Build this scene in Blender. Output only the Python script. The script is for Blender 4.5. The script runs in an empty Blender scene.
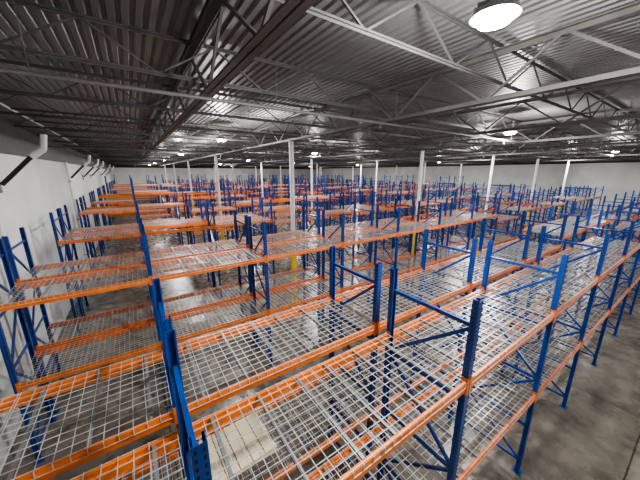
import bpy, math, random
from mathutils import Vector, Matrix
random.seed(4)
S = bpy.context.scene
try:
    S.view_settings.view_transform = 'AgX'; S.view_settings.look = 'AgX - Medium High Contrast'; S.view_settings.exposure = 0.4
except Exception: pass
HC = 5.5
TH = math.radians(34.3)

# ---------------- materials ----------------
def mat(name, col, rough=0.5, metal=0.0, noise=0.0, nscale=4.0, col2=None, bump=0.0, emis=None, estr=0):
    m = bpy.data.materials.new(name); m.use_nodes = True
    nt = m.node_tree; b = nt.nodes['Principled BSDF']
    b.inputs['Roughness'].default_value = rough
    b.inputs['Metallic'].default_value = metal
    b.inputs['Base Color'].default_value = (*col, 1)
    if emis:
        b.inputs['Emission Color'].default_value = (*emis, 1)
        b.inputs['Emission Strength'].default_value = estr
    tc = nt.nodes.new('ShaderNodeTexCoord')
    nz = nt.nodes.new('ShaderNodeTexNoise'); nz.inputs['Scale'].default_value = nscale
    nz.inputs['Detail'].default_value = 6
    nt.links.new(tc.outputs['Object'], nz.inputs['Vector'])
    if noise > 0:
        r = nt.nodes.new('ShaderNodeValToRGB')
        c2 = col2 or tuple(c*(1-noise) for c in col)
        r.color_ramp.elements[0].position = 0.35; r.color_ramp.elements[1].position = 0.65
        r.color_ramp.elements[0].color = (*c2, 1); r.color_ramp.elements[1].color = (*col, 1)
        nt.links.new(nz.outputs['Fac'], r.inputs['Fac'])
        nt.links.new(r.outputs['Color'], b.inputs['Base Color'])
    if bump > 0:
        bp = nt.nodes.new('ShaderNodeBump'); bp.inputs['Strength'].default_value = bump
        nt.links.new(nz.outputs['Fac'], bp.inputs['Height'])
        nt.links.new(bp.outputs['Normal'], b.inputs['Normal'])
    return m

M_BLUE = mat('blue_paint', (0.008, 0.055, 0.265), 0.28, 0.0, 0.35, 3)
M_ORANGE = mat('orange_paint', (0.78, 0.185, 0.02), 0.33, 0.0, 0.25, 3)
M_HOLE = mat('slot_dark', (0.004, 0.006, 0.015), 0.8)
M_WIRE = mat('galvanised_wire', (0.70, 0.705, 0.71), 0.30, 0.5, 0.2, 6)
M_CHAN = mat('galvanised_channel', (0.26, 0.26, 0.26), 0.45, 0.5, 0.2, 6)
M_WHITEP = mat('white_column_paint', (0.72, 0.72, 0.70), 0.5, 0, 0.15, 2)
M_YELLOW = mat('yellow_guard', (0.88, 0.63, 0.05), 0.45, 0, 0.2, 3)
M_STEEL = mat('girder_steel', (0.12, 0.113, 0.105), 0.6, 0.1, 0.3, 2)
M_STEEL2 = mat('joist_steel', (0.08, 0.078, 0.077), 0.6, 0.1, 0.3, 2)
M_DECK = mat('roof_deck', (0.17, 0.17, 0.167), 0.45, 0.25, 0.2, 0.6)
M_WALL = mat('painted_wall', (0.62, 0.63, 0.61), 0.7, 0, 0.16, 0.7)
M_BAND = mat('wall_band', (0.045, 0.045, 0.045), 0.7, 0, 0.2, 1)  # near-black: shade painted onto the upper walls; also colours the door frames
M_BLACK = mat('black_rubber', (0.01, 0.01, 0.01), 0.5)
M_WOOD = mat('pale_board', (0.66, 0.56, 0.38), 0.7, 0, 0.15, 6)
M_LAMP = mat('lamp_glow', (1, 1, 1), 0.4, emis=(1.0, 0.99, 0.97), estr=220)
M_PIPE = mat('sprinkler_pipe', (0.15, 0.145, 0.14), 0.5, 0.2, 0.2, 3)
M_HOUS = mat('lamp_housing', (0.25, 0.25, 0.25), 0.4, 0.5)
M_DOOR = mat('dock_door', (0.50, 0.51, 0.51), 0.5, 0, 0.1, 2)

def floor_mat():
    m = bpy.data.materials.new('concrete_floor'); m.use_nodes = True
    nt = m.node_tree; b = nt.nodes['Principled BSDF']; L = nt.links
    tc = nt.nodes.new('ShaderNodeTexCoord')
    n1 = nt.nodes.new('ShaderNodeTexNoise'); n1.inputs['Scale'].default_value = 0.5; n1.inputs['Detail'].default_value = 9; n1.inputs['Roughness'].default_value = 0.65
    n2 = nt.nodes.new('ShaderNodeTexNoise'); n2.inputs['Scale'].default_value = 3.0; n2.inputs['Detail'].default_value = 8
    L.new(tc.outputs['Object'], n1.inputs['Vector']); L.new(tc.outputs['Object'], n2.inputs['Vector'])
    r = nt.nodes.new('ShaderNodeValToRGB')
    r.color_ramp.elements[0].position = 0.34; r.color_ramp.elements[0].color = (0.085, 0.074, 0.061, 1)
    r.color_ramp.elements[1].position = 0.66; r.color_ramp.elements[1].color = (0.25, 0.225, 0.19, 1)
    L.new(n1.outputs['Fac'], r.inputs['Fac'])
    mx = nt.nodes.new('ShaderNodeMixRGB'); mx.blend_type = 'MULTIPLY'; mx.inputs[0].default_value = 0.5
    r2 = nt.nodes.new('ShaderNodeValToRGB'); r2.color_ramp.elements[0].position = 0.3; r2.color_ramp.elements[0].color = (.45, .45, .45, 1); r2.color_ramp.elements[1].position = 0.6
    L.new(n2.outputs['Fac'], r2.inputs['Fac'])
    L.new(r.outputs['Color'], mx.inputs[1]); L.new(r2.outputs['Color'], mx.inputs[2])
    br = nt.nodes.new('ShaderNodeTexBrick'); br.offset = 0; br.inputs['Scale'].default_value = 1
    br.inputs['Brick Width'].default_value = 4.5; br.inputs['Row Height'].default_value = 4.5
    br.inputs['Mortar Size'].default_value = 0.012
    br.inputs['Color1'].default_value = (1, 1, 1, 1); br.inputs['Color2'].default_value = (1, 1, 1, 1); br.inputs['Mortar'].default_value = (.25, .25, .25, 1)
    L.new(tc.outputs['Object'], br.inputs['Vector'])
    m2 = nt.nodes.new('ShaderNodeMixRGB'); m2.blend_type = 'MULTIPLY'; m2.inputs[0].default_value = 1
    L.new(mx.outputs['Color'], m2.inputs[1]); L.new(br.outputs['Color'], m2.inputs[2])
    L.new(m2.outputs['Color'], b.inputs['Base Color'])
    rr = nt.nodes.new('ShaderNodeMapRange'); rr.inputs[3].default_value = 0.14; rr.inputs[4].default_value = 0.42
    L.new(n2.outputs['Fac'], rr.inputs[0]); L.new(rr.outputs[0], b.inputs['Roughness'])
    return m
M_FLOOR = floor_mat()

# ---------------- mesh builder ----------------
class MB:
    def __init__(s): s.v = []; s.f = []; s.m = []; s.mats = []
    def mi(s, m):
        if m not in s.mats: s.mats.append(m)
        return s.mats.index(m)
    def box(s, x0, x1, y0, y1, z0, z1, m, caps=True):
        k = len(s.v); i = s.mi(m)
        s.v += [(x0,y0,z0),(x1,y0,z0),(x1,y1,z0),(x0,y1,z0),(x0,y0,z1),(x1,y0,z1),(x1,y1,z1),(x0,y1,z1)]
        F = [(0,3,2,1),(4,5,6,7),(0,1,5,4),(1,2,6,5),(2,3,7,6),(3,0,4,7)]
        for f in F: s.f.append(tuple(k+a for a in f)); s.m.append(i)
    def bar(s, a, b, w, h, m):
        a = Vector(a); b = Vector(b); d = (b-a).normalized()
        up = Vector((0,0,1)) if abs(d.z) < 0.95 else Vector((0,1,0))
        sx = d.cross(up).normalized(); sz = sx.cross(d).normalized()
        k = len(s.v); i = s.mi(m)
        for p in (a, b):
            for q in ((-1,-1),(1,-1),(1,1),(-1,1)):
                s.v.append(tuple(p + sx*q[0]*w/2 + sz*q[1]*h/2))
        for f in [(0,1,2,3),(7,6,5,4),(0,4,5,1),(1,5,6,2),(2,6,7,3),(3,7,4,0)]:
            s.f.append(tuple(k+x for x in f)); s.m.append(i)
    def tube(s, a, b, r, m, n=12, r2=None):
        a = Vector(a); b = Vector(b); d = (b-a).normalized(); r2 = r if r2 is None else r2
        up = Vector((0,0,1)) if abs(d.z) < 0.95 else Vector((0,1,0))
        sx = d.cross(up).normalized(); sz = sx.cross(d).normalized()
        k = len(s.v); i = s.mi(m)
        for p, R in ((a, r), (b, r2)):
            for j in range(n):
                t = 2*math.pi*j/n
                s.v.append(tuple(p + (sx*math.cos(t)+sz*math.sin(t))*R))
        for j in range(n):
            s.f.append((k+j, k+n+j, k+n+(j+1)%n, k+(j+1)%n)); s.m.append(i)
        s.f.append(tuple(k+j for j in range(n))); s.m.append(i)
        s.f.append(tuple(k+n+n-1-j for j in range(n))); s.m.append(i)
    def prismx(s, prof, x0, x1, m):
        k = len(s.v); n = len(prof); i = s.mi(m)
        for x in (x0, x1):
            for (y, z) in prof: s.v.append((x, y, z))
        for j in range(n):
            s.f.append((k+j, k+(j+1)%n, k+n+(j+1)%n, k+n+j)); s.m.append(i)
        s.f.append(tuple(k+n-1-j for j in range(n))); s.m.append(i)
        s.f.append(tuple(k+n+j for j in range(n))); s.m.append(i)
    def prismz(s, prof, z0, z1, m):
        k = len(s.v); n = len(prof); i = s.mi(m)
        for z in (z0, z1):
            for (x, y) in prof: s.v.append((x, y, z))
        for j in range(n):
            s.f.append((k+j, k+(j+1)%n, k+n+(j+1)%n, k+n+j)); s.m.append(i)
        s.f.append(tuple(k+n-1-j for j in range(n))); s.m.append(i)
        s.f.append(tuple(k+n+j for j in range(n))); s.m.append(i)
    def quad(s, pts, m):
        k = len(s.v); i = s.mi(m); s.v += pts; s.f.append((k,k+1,k+2,k+3)); s.m.append(i)
    def mesh(s, name):
        me = bpy.data.meshes.new(name); me.from_pydata(s.v, [], s.f)
        for m in s.mats: me.materials.append(m)
        me.polygons.foreach_set('material_index', s.m); me.update()
        return me
def add(name, me, loc=(0,0,0), parent=None, rot=None):
    o = bpy.data.objects.new(name, me); S.collection.objects.link(o)
    o.location = loc
    if rot: o.rotation_euler = rot
    if parent: o.parent = parent
    return o

# ---------------- upright frame ----------------
DEP = 1.07
def frame_mesh(UH):
    b = MB()
    for side in (0, 1):
        sg = 1 if side == 0 else -1
        y0 = 0 if side == 0 else DEP
        w, d, t, lip = 0.038, 0.034, 0.004, 0.015
        prof = [(-w,-d),(w,-d),(w,d),(w-lip,d),(w-lip,d-t),(w-t,d-t),(w-t,-d+t),(-w+t,-d+t),(-w+t,d-t),(-w+lip,d-t),(-w+lip,d),(-w,d)]
        prof = [(x, y0+sg*y) for x, y in prof]
        if sg < 0: prof = prof[::-1]
        b.prismz(prof, 0.008, UH, M_BLUE)
        b.box(-0.075, 0.075, y0-0.07, y0+0.07, 0, 0.008, M_BLUE)
        yf = y0 - sg*(d+0.0007)
        z = 0.12
        while z < UH-0.04:
            for cx in (-0.020, 0.020):
                b.quad([(cx-0.008,yf,z+0.024),(cx+0.008,yf,z+0.024),(cx+0.005,yf,z),(cx-0.005,yf,z)], M_HOLE)
            for sx in (-1, 1):
                xx = sx*(w+0.0007); yc = y0+sg*0.002
                b.quad([(xx,yc-0.006,z),(xx,yc+0.006,z),(xx,yc+0.006,z+0.016),(xx,yc-0.006,z+0.016)], M_HOLE)
            z += 0.05
    zs = [0.25, 1.05, 2.05, 3.05, 3.97]
    if UH > 4.5: zs.append(UH-0.2)
    for i, z in enumerate(zs):
        b.bar((0,0.03,z),(0,DEP-0.03,z), 0.032, 0.042, M_BLUE)
        if i < len(zs)-1:
            z2 = zs[i+1]
            if i % 2 == 0: b.bar((0,0.03,z+0.04),(0,DEP-0.03,z2-0.04), 0.03, 0.04, M_BLUE)
            else: b.bar((0,DEP-0.03,z+0.04),(0,0.03,z2-0.04), 0.03, 0.04, M_BLUE)
    return b.mesh('upright_frame')
PITCH = 2.62
def level_mesh(deck=True):
    b = MB(); H = 0.115
    x0, x1 = 0.044, PITCH-0.044
    for sg, y0 in ((1, -0.012), (-1, DEP+0.012)):
        prof = [(-0.018,-H),(0.034,-H),(0.034,-0.04),(0.016,-0.04),(0.016,0),(-0.018,0)]
        prof = [(y0+sg*y, z) for y, z in prof]
        if sg > 0: prof = prof[::-1]
        b.prismx(prof, x0, x1, M_ORANGE)
        for xa, xb in ((0.006, 0.055),(PITCH-0.055, PITCH-0.006)):
            ya = y0 - sg*0.031; yb = y0-sg*0.026
            b.box(xa, xb, min(ya,yb), max(ya,yb), -H-0.04, 0.05, M_ORANGE)
        for xe in ((0.0425,0.048),(PITCH-0.048,PITCH-0.0425)):
            b.box(xe[0], xe[1], min(y0-sg*0.03,y0+sg*0.034), max(y0-sg*0.03,y0+sg*0.034), -H-0.04, 0.05, M_ORANGE)
    if deck:
        W = 0.0056
        dw = (PITCH-0.13)/2
        for dk in range(2):
            xs = 0.055 + dk*(dw+0.02)
            n = int(round(dw/0.1))
            for i in range(n+1):
                x = xs + dw*i/n
                b.box(x-W/2, x+W/2, -0.034, DEP+0.034, 0.001, 0.0065, M_WIRE)
                b.box(x-W/2, x+W/2, -0.038, -0.0325, -0.055, 0.0065, M_WIRE)
                b.box(x-W/2, x+W/2, DEP+0.0325, DEP+0.038, -0.055, 0.0065, M_WIRE)
            ny = 12
            for j in range(ny+1):
                y = -0.02 + (DEP+0.04)*j/ny
                b.box(xs-0.005, xs+dw+0.005, y-W/2, y+W/2, 0.006, 0.0115, M_WIRE)
            for y in (-0.0355, DEP+0.0355):
                b.box(xs-0.005, xs+dw+0.005, y-0.003, y+0.003, -0.053, -0.047, M_WIRE)
            for k in range(3):
                x = xs + dw*(0.14+0.36*k)
                b.box(x-0.014, x+0.014, 0.006, DEP-0.006, -0.004, 0.0005, M_CHAN)
                for q in (-0.014, 0.011):
                    b.box(x+q, x+q+0.003, 0.006, DEP-0.006, -0.032, -0.004, M_CHAN)
    return b.mesh('beam_level' if deck else 'beam_pair')
UH = HC-1.23
FR = frame_mesh(UH); FRT = frame_mesh(UH+0.85); LV = level_mesh(True); LN = level_mesh(False)

ROWP = 5.37; WALLX = -2.75; FARY = 66.0
rows = []
k = 0
y = 1.18
while y + 2*DEP + .3 < FARY-1:
    rows.append((y, k, 0)); rows.append((y+DEP+0.28, k, 1)); y += ROWP; k += 1
X0 = 0.10
gaps = {}
for kk in range(2, k):
    g = set()
    if kk not in (2, 3):
        st = random.randint(4, 12)
        g |= set(range(st, st+random.randint(1, 3)))
    gaps[kk] = g
for ri, (ry, k, half) in enumerate(rows):
    e = bpy.data.objects.new('pallet_rack', None); S.collection.objects.link(e); e.location = (0, ry, 0)
    xs = [X0 + PITCH*i for i in range(0, 15)]
    if ry < 5: xs = [X0-PITCH] + xs
    else: xs = [-2.2] + xs
    gp = gaps.get(k, set())
    used = set()
    for i in range(len(xs)-1):
        if i in gp: continue
        used |= {i, i+1}
    tallrow = (k >= 2 and random.random() < 0.3)
    for i, x in enumerate(xs):
        if i in used:
            tall = (tallrow and random.random() < 0.6) or (ry > 12 and random.random() < 0.06)
            add('upright_frame', FRT if tall else FR, (x, 0, 0), e)
    rowoff = random.choice([0, 0, 0, -0.35, 0.3]) if k >= 2 else 0
    for i, x in enumerate(xs[:-1]):
        if i in gp: continue
        wd = xs[i+1]-x
        for lz in (HC-2.18, HC-3.74):
            pr = random.random()
            near = ry < 9 and x < 8
            if not near and pr < 0.16: continue
            me = LV if (near or pr < 0.80) else LN
            zz = lz + rowoff
            if not near and random.random() < 0.2: zz += random.choice([-0.3, 0.3, 0.45])
            zz = min(zz, UH-0.08)
            o = add('beam_level', me, (x, 0, zz), e)
            o.scale = (wd/PITCH, 1, 1)

# ---------------- room shell ----------------
YB = -9.0; XE = 43.0
HD = HC+1.95
def shell_box(name, a, m):
    b = MB(); b.box(*a, m); return add(name, b.mesh(name))
shell_box('floor', (WALLX-0.3, XE+0.3, YB-0.3, FARY+0.3, -0.2, 0), M_FLOOR)
shell_box('wall_left', (WALLX-0.2, WALLX, YB, FARY, 0, HD), M_WALL)
shell_box('wall_right', (XE, XE+0.2, YB, FARY, 0, HD), M_WALL)
shell_box('wall_far', (WALLX-0.2, XE+0.2, FARY, FARY+0.2, 0, HD), M_WALL)
shell_box('wall_back', (WALLX-0.2, XE+0.2, YB-0.2, YB, 0, HD), M_WALL)
shell_box('ledger_shade_band_1', (WALLX, WALLX+0.05, YB, FARY, HC+0.5, HD-0.1), M_BAND)  # dark strip: ledger beam, with the upper wall's shadow painted in as colour
shell_box('ledger_shade_band_2', (XE-0.05, XE, YB, FARY, HC+1.0, HD-0.1), M_BAND)
shell_box('ledger_shade_band_3', (WALLX+0.06, XE-0.06, FARY-0.05, FARY, HC+0.9, HD-0.1), M_BAND)
# dock doors on the right wall
def dock():
    b = MB()
    for q in range(6): b.box(-0.06, -0.01, -1.3, 1.3, 0.05+q*0.6, 0.05+q*0.6+0.57, M_DOOR)
    b.box(-0.12, -0.01, -1.42, -1.3, 0, 3.75, M_BAND); b.box(-0.12, -0.01, 1.3, 1.42, 0, 3.75, M_BAND)
    b.box(-0.12, -0.01, -1.42, 1.42, 3.67, 3.8, M_BAND)
    return b.mesh('door')
DD = dock()
for n, dy in enumerate(range(-6, 62, 8)): add('door_%d' % (n+1), DD, (XE, dy, 0))
b = MB(); i = b.mi(M_DECK)
x = WALLX-0.2; pts = []
while x < XE+0.2:
    pts += [(x, HD), (x+0.075, HD), (x+0.095, HD+0.035), (x+0.13, HD+0.035)]; x += 0.15
for (px, pz) in pts:
    b.v += [(px, YB-0.2, pz), (px, FARY+0.2, pz)]
for j in range(len(pts)-1):
    b.f.append((2*j, 2*j+1, 2*j+3, 2*j+2)); b.m.append(i)
b.box(WALLX-0.2, XE+0.2, YB-0.2, FARY+0.2, HD+0.06, HD+0.2, M_DECK)
add('ceiling', b.mesh('ceiling'))

def girder():
    b = MB(); L = FARY-YB-0.1; z0, z1 = HC+1.12, HC+1.86
    for z in (z0, z1):
        for dx in (-0.045, 0.045):
            b.box(dx-0.035, dx+0.035, 0, L, z-0.008, z+0.008, M_STEEL)
            b.box(dx*0.35-0.006, dx*0.35+0.006, 0, L, z-0.07 if z == z1 else z, z if z == z1 else z+0.07, M_STEEL)
    n = int(L/1.9); s = L/n
    for q in range(n):
        a = q*s
        b.bar((0, a, z0+0.02),(0, a+s/2, z1-0.02), 0.035, 0.035, M_STEEL)
        b.bar((0, a+s/2, z1-0.02),(0, a+s, z0+0.02), 0.035, 0.035, M_STEEL)
    return b.mesh('roof_girder')
G = girder()
for gx in (1.12, 5.07, 8.94, 12.81, 16.68, 20.55, 24.42, 28.29, 32.16, 36.03, 39.9):
    add('roof_girder', G, (gx, YB+0.05, 0))
def joist():
    b = MB(); L = XE-WALLX-0.1; z0, z1 = HC+1.4, HC+1.9
    for z in (z0, z1):
        b.box(0, L, -0.03, 0.03, z-0.006, z+0.006, M_STEEL2)
        b.box(0, L, -0.005, 0.005, z-0.03, z+0.03, M_STEEL2)
    n = int(L/1.6); s = L/n
    for q in range(n):
        a = q*s
        b.bar((a, 0, z0),(a+s/2, 0, z1), 0.022, 0.022, M_STEEL2)
        b.bar((a+s/2, 0, z1),(a+s, 0, z0), 0.022, 0.022, M_STEEL2)
    return b.mesh('roof_joist')
J = joist(); jy = YB+1.0
while jy < FARY:
    add('roof_joist', J, (WALLX+0.05, jy, 0)); jy += 2.6
def pipe():
    b = MB(); b.tube((WALLX+0.1,0,0),(XE-0.1,0,0),0.028,M_PIPE)
    x = WALLX+1.5
    while x < XE:
        b.tube((x,0,0),(x,0,-0.1),0.012,M_PIPE,6); b.tube((x,0,-0.11),(x,0,-0.1),0.03,M_PIPE,8)
        b.tube((x+0.5,0,0),(x+0.5,0,0.7),0.006,M_PIPE,5); x += 3
    return b.mesh('sprinkler_pipe')
P = pipe()
for py in (4.6, 16.5, 28.5, 40): add('sprinkler_pipe', P, (0, py, HC+1.06))

def column():
    b = MB(); t = HC+1.11
    b.tube((0,0,0.02),(0,0,t),0.085,M_WHITEP,20)
    b.box(-0.18,0.18,-0.18,0.18,0,0.02,M_WHITEP); b.box(-0.14,0.14,-0.14,0.14,t-0.02,t,M_STEEL)
    b.tube((0,0,0.03),(0,0,2.4),0.11,M_YELLOW,20)
    return b.mesh('support_column')
C = column()
for cx in (5.07, 12.81, 20.55, 28.29, 36.03):
    for cy in (9.3, 20.04, 30.78, 41.52, 52.26): add('support_column', C, (cx, cy, 0))

def brace():
    b = MB()
    b.bar((0.08,0,HC-0.3),(0.75,0,HC+0.42),0.09,0.09,M_BLACK)
    b.tube((0.72,0,HC+0.39),(0.98,0,HC+0.59),0.085,M_WHITEP,16)
    b.tube((0.98,0,HC+0.57),(1.05,0,HC+0.95),0.07,M_WHITEP,16)
    b.box(0.01,0.04,-0.1,0.1,HC-0.5,HC-0.15,M_BLACK)
    return b.mesh('knee_brace')
B = brace()
for by in (10.2, 20.5, 26, 31, 42, 52): add('knee_brace', B, (WALLX+0.03, by, 0))
def drain():
    b = MB(); b.tube((0,0,0),(0,0,HC+0.5),0.06,M_WHITEP,14)
    for z in (1,3,5): b.box(-0.07,0.075,-0.08,0.08,z,z+0.04,M_CHAN)
    return b.mesh('drain_pipe')
D = drain()
for by in (9.2, 19.6): add('drain_pipe', D, (WALLX+0.14, by, 0))

b = MB()
for q in range(5): b.box(0.02+q*0.17, 0.02+q*0.17+0.155, 0, 0.7, 0.05, 0.07, M_WOOD)
for q in (0.0, 0.31, 0.62): b.box(0, 0.87, q, q+0.08, 0, 0.05, M_WOOD)
add('wooden_board', b.mesh('wooden_board'), (0.32, 2.75, HC-3.74+0.0125), rot=(0,0,0.05))

# round high-bay pendants
def lamp():
    b = MB()
    b.tube((0,0,0.0),(0,0,0.05),0.19,M_HOUS,28,0.17)
    b.tube((0,0,0.05),(0,0,0.10),0.17,M_HOUS,28,0.08)
    b.tube((0,0,0.10),(0,0,0.17),0.06,M_HOUS,16)
    b.tube((0,0,-0.05),(0,0,0.0),0.12,M_LAMP,28,0.17)
    b.tube((0,0,0.17),(0,0,0.5),0.006,M_STEEL,5)
    for q in range(12):
        t = q*math.pi/6
        b.bar((0.07*math.cos(t),0.07*math.sin(t),0.10),(0.16*math.cos(t),0.16*math.sin(t),0.07),0.006,0.05,M_HOUS)
    return b.mesh('high_bay_light')
LM = lamp()
pos = [(2.75,1.4),(3.3,11.9),(18.4,9.0),(10.6,4.4),(3.3,22.5),(10.8,16.5),(18.4,20.5),(26,4.5),(27,14),(35,9),(34,22),
       (3.3,34),(11,30),(19,34),(27,30),(3.3,47),(12,45),(22,48),(34,38),(3.3,58),(18,59),(34,54),(4,-6.5),(14,-4.5),(26,-5)]
for (x, y) in pos:
    o = add('high_bay_light', LM, (x, y, HC+1.28))
    ld = bpy.data.lights.new('lamp_light', 'POINT'); ld.energy = 360; ld.color = (1, .99, .97); ld.shadow_soft_size = 0.14
    lo = bpy.data.objects.new('lamp_light', ld); S.collection.objects.link(lo); lo.parent = o; lo.location = (0,0,-0.20)
    sd = bpy.data.lights.new('lamp_beam', 'SPOT'); sd.energy = 340; sd.color = (1, .99, .97); sd.shadow_soft_size = 0.14
    sd.spot_size = math.radians(172); sd.spot_blend = 0.35
    so = bpy.data.objects.new('lamp_beam', sd); S.collection.objects.link(so); so.parent = o; so.location = (0,0,-0.20)

w = bpy.data.worlds.new('world'); S.world = w; w.use_nodes = True
w.node_tree.nodes['Background'].inputs[0].default_value = (.5,.55,.6,1); w.node_tree.nodes['Background'].inputs[1].default_value = .3

cd = bpy.data.cameras.new('camera'); cam = bpy.data.objects.new('camera', cd); S.collection.objects.link(cam)
cd.sensor_width = 36; cd.lens = 273/640*36; cd.clip_start = 0.05; cd.clip_end = 500
cam.location = (0,0,HC); cam.rotation_euler = (math.radians(90-13.9), 0, -TH)
S.camera = cam
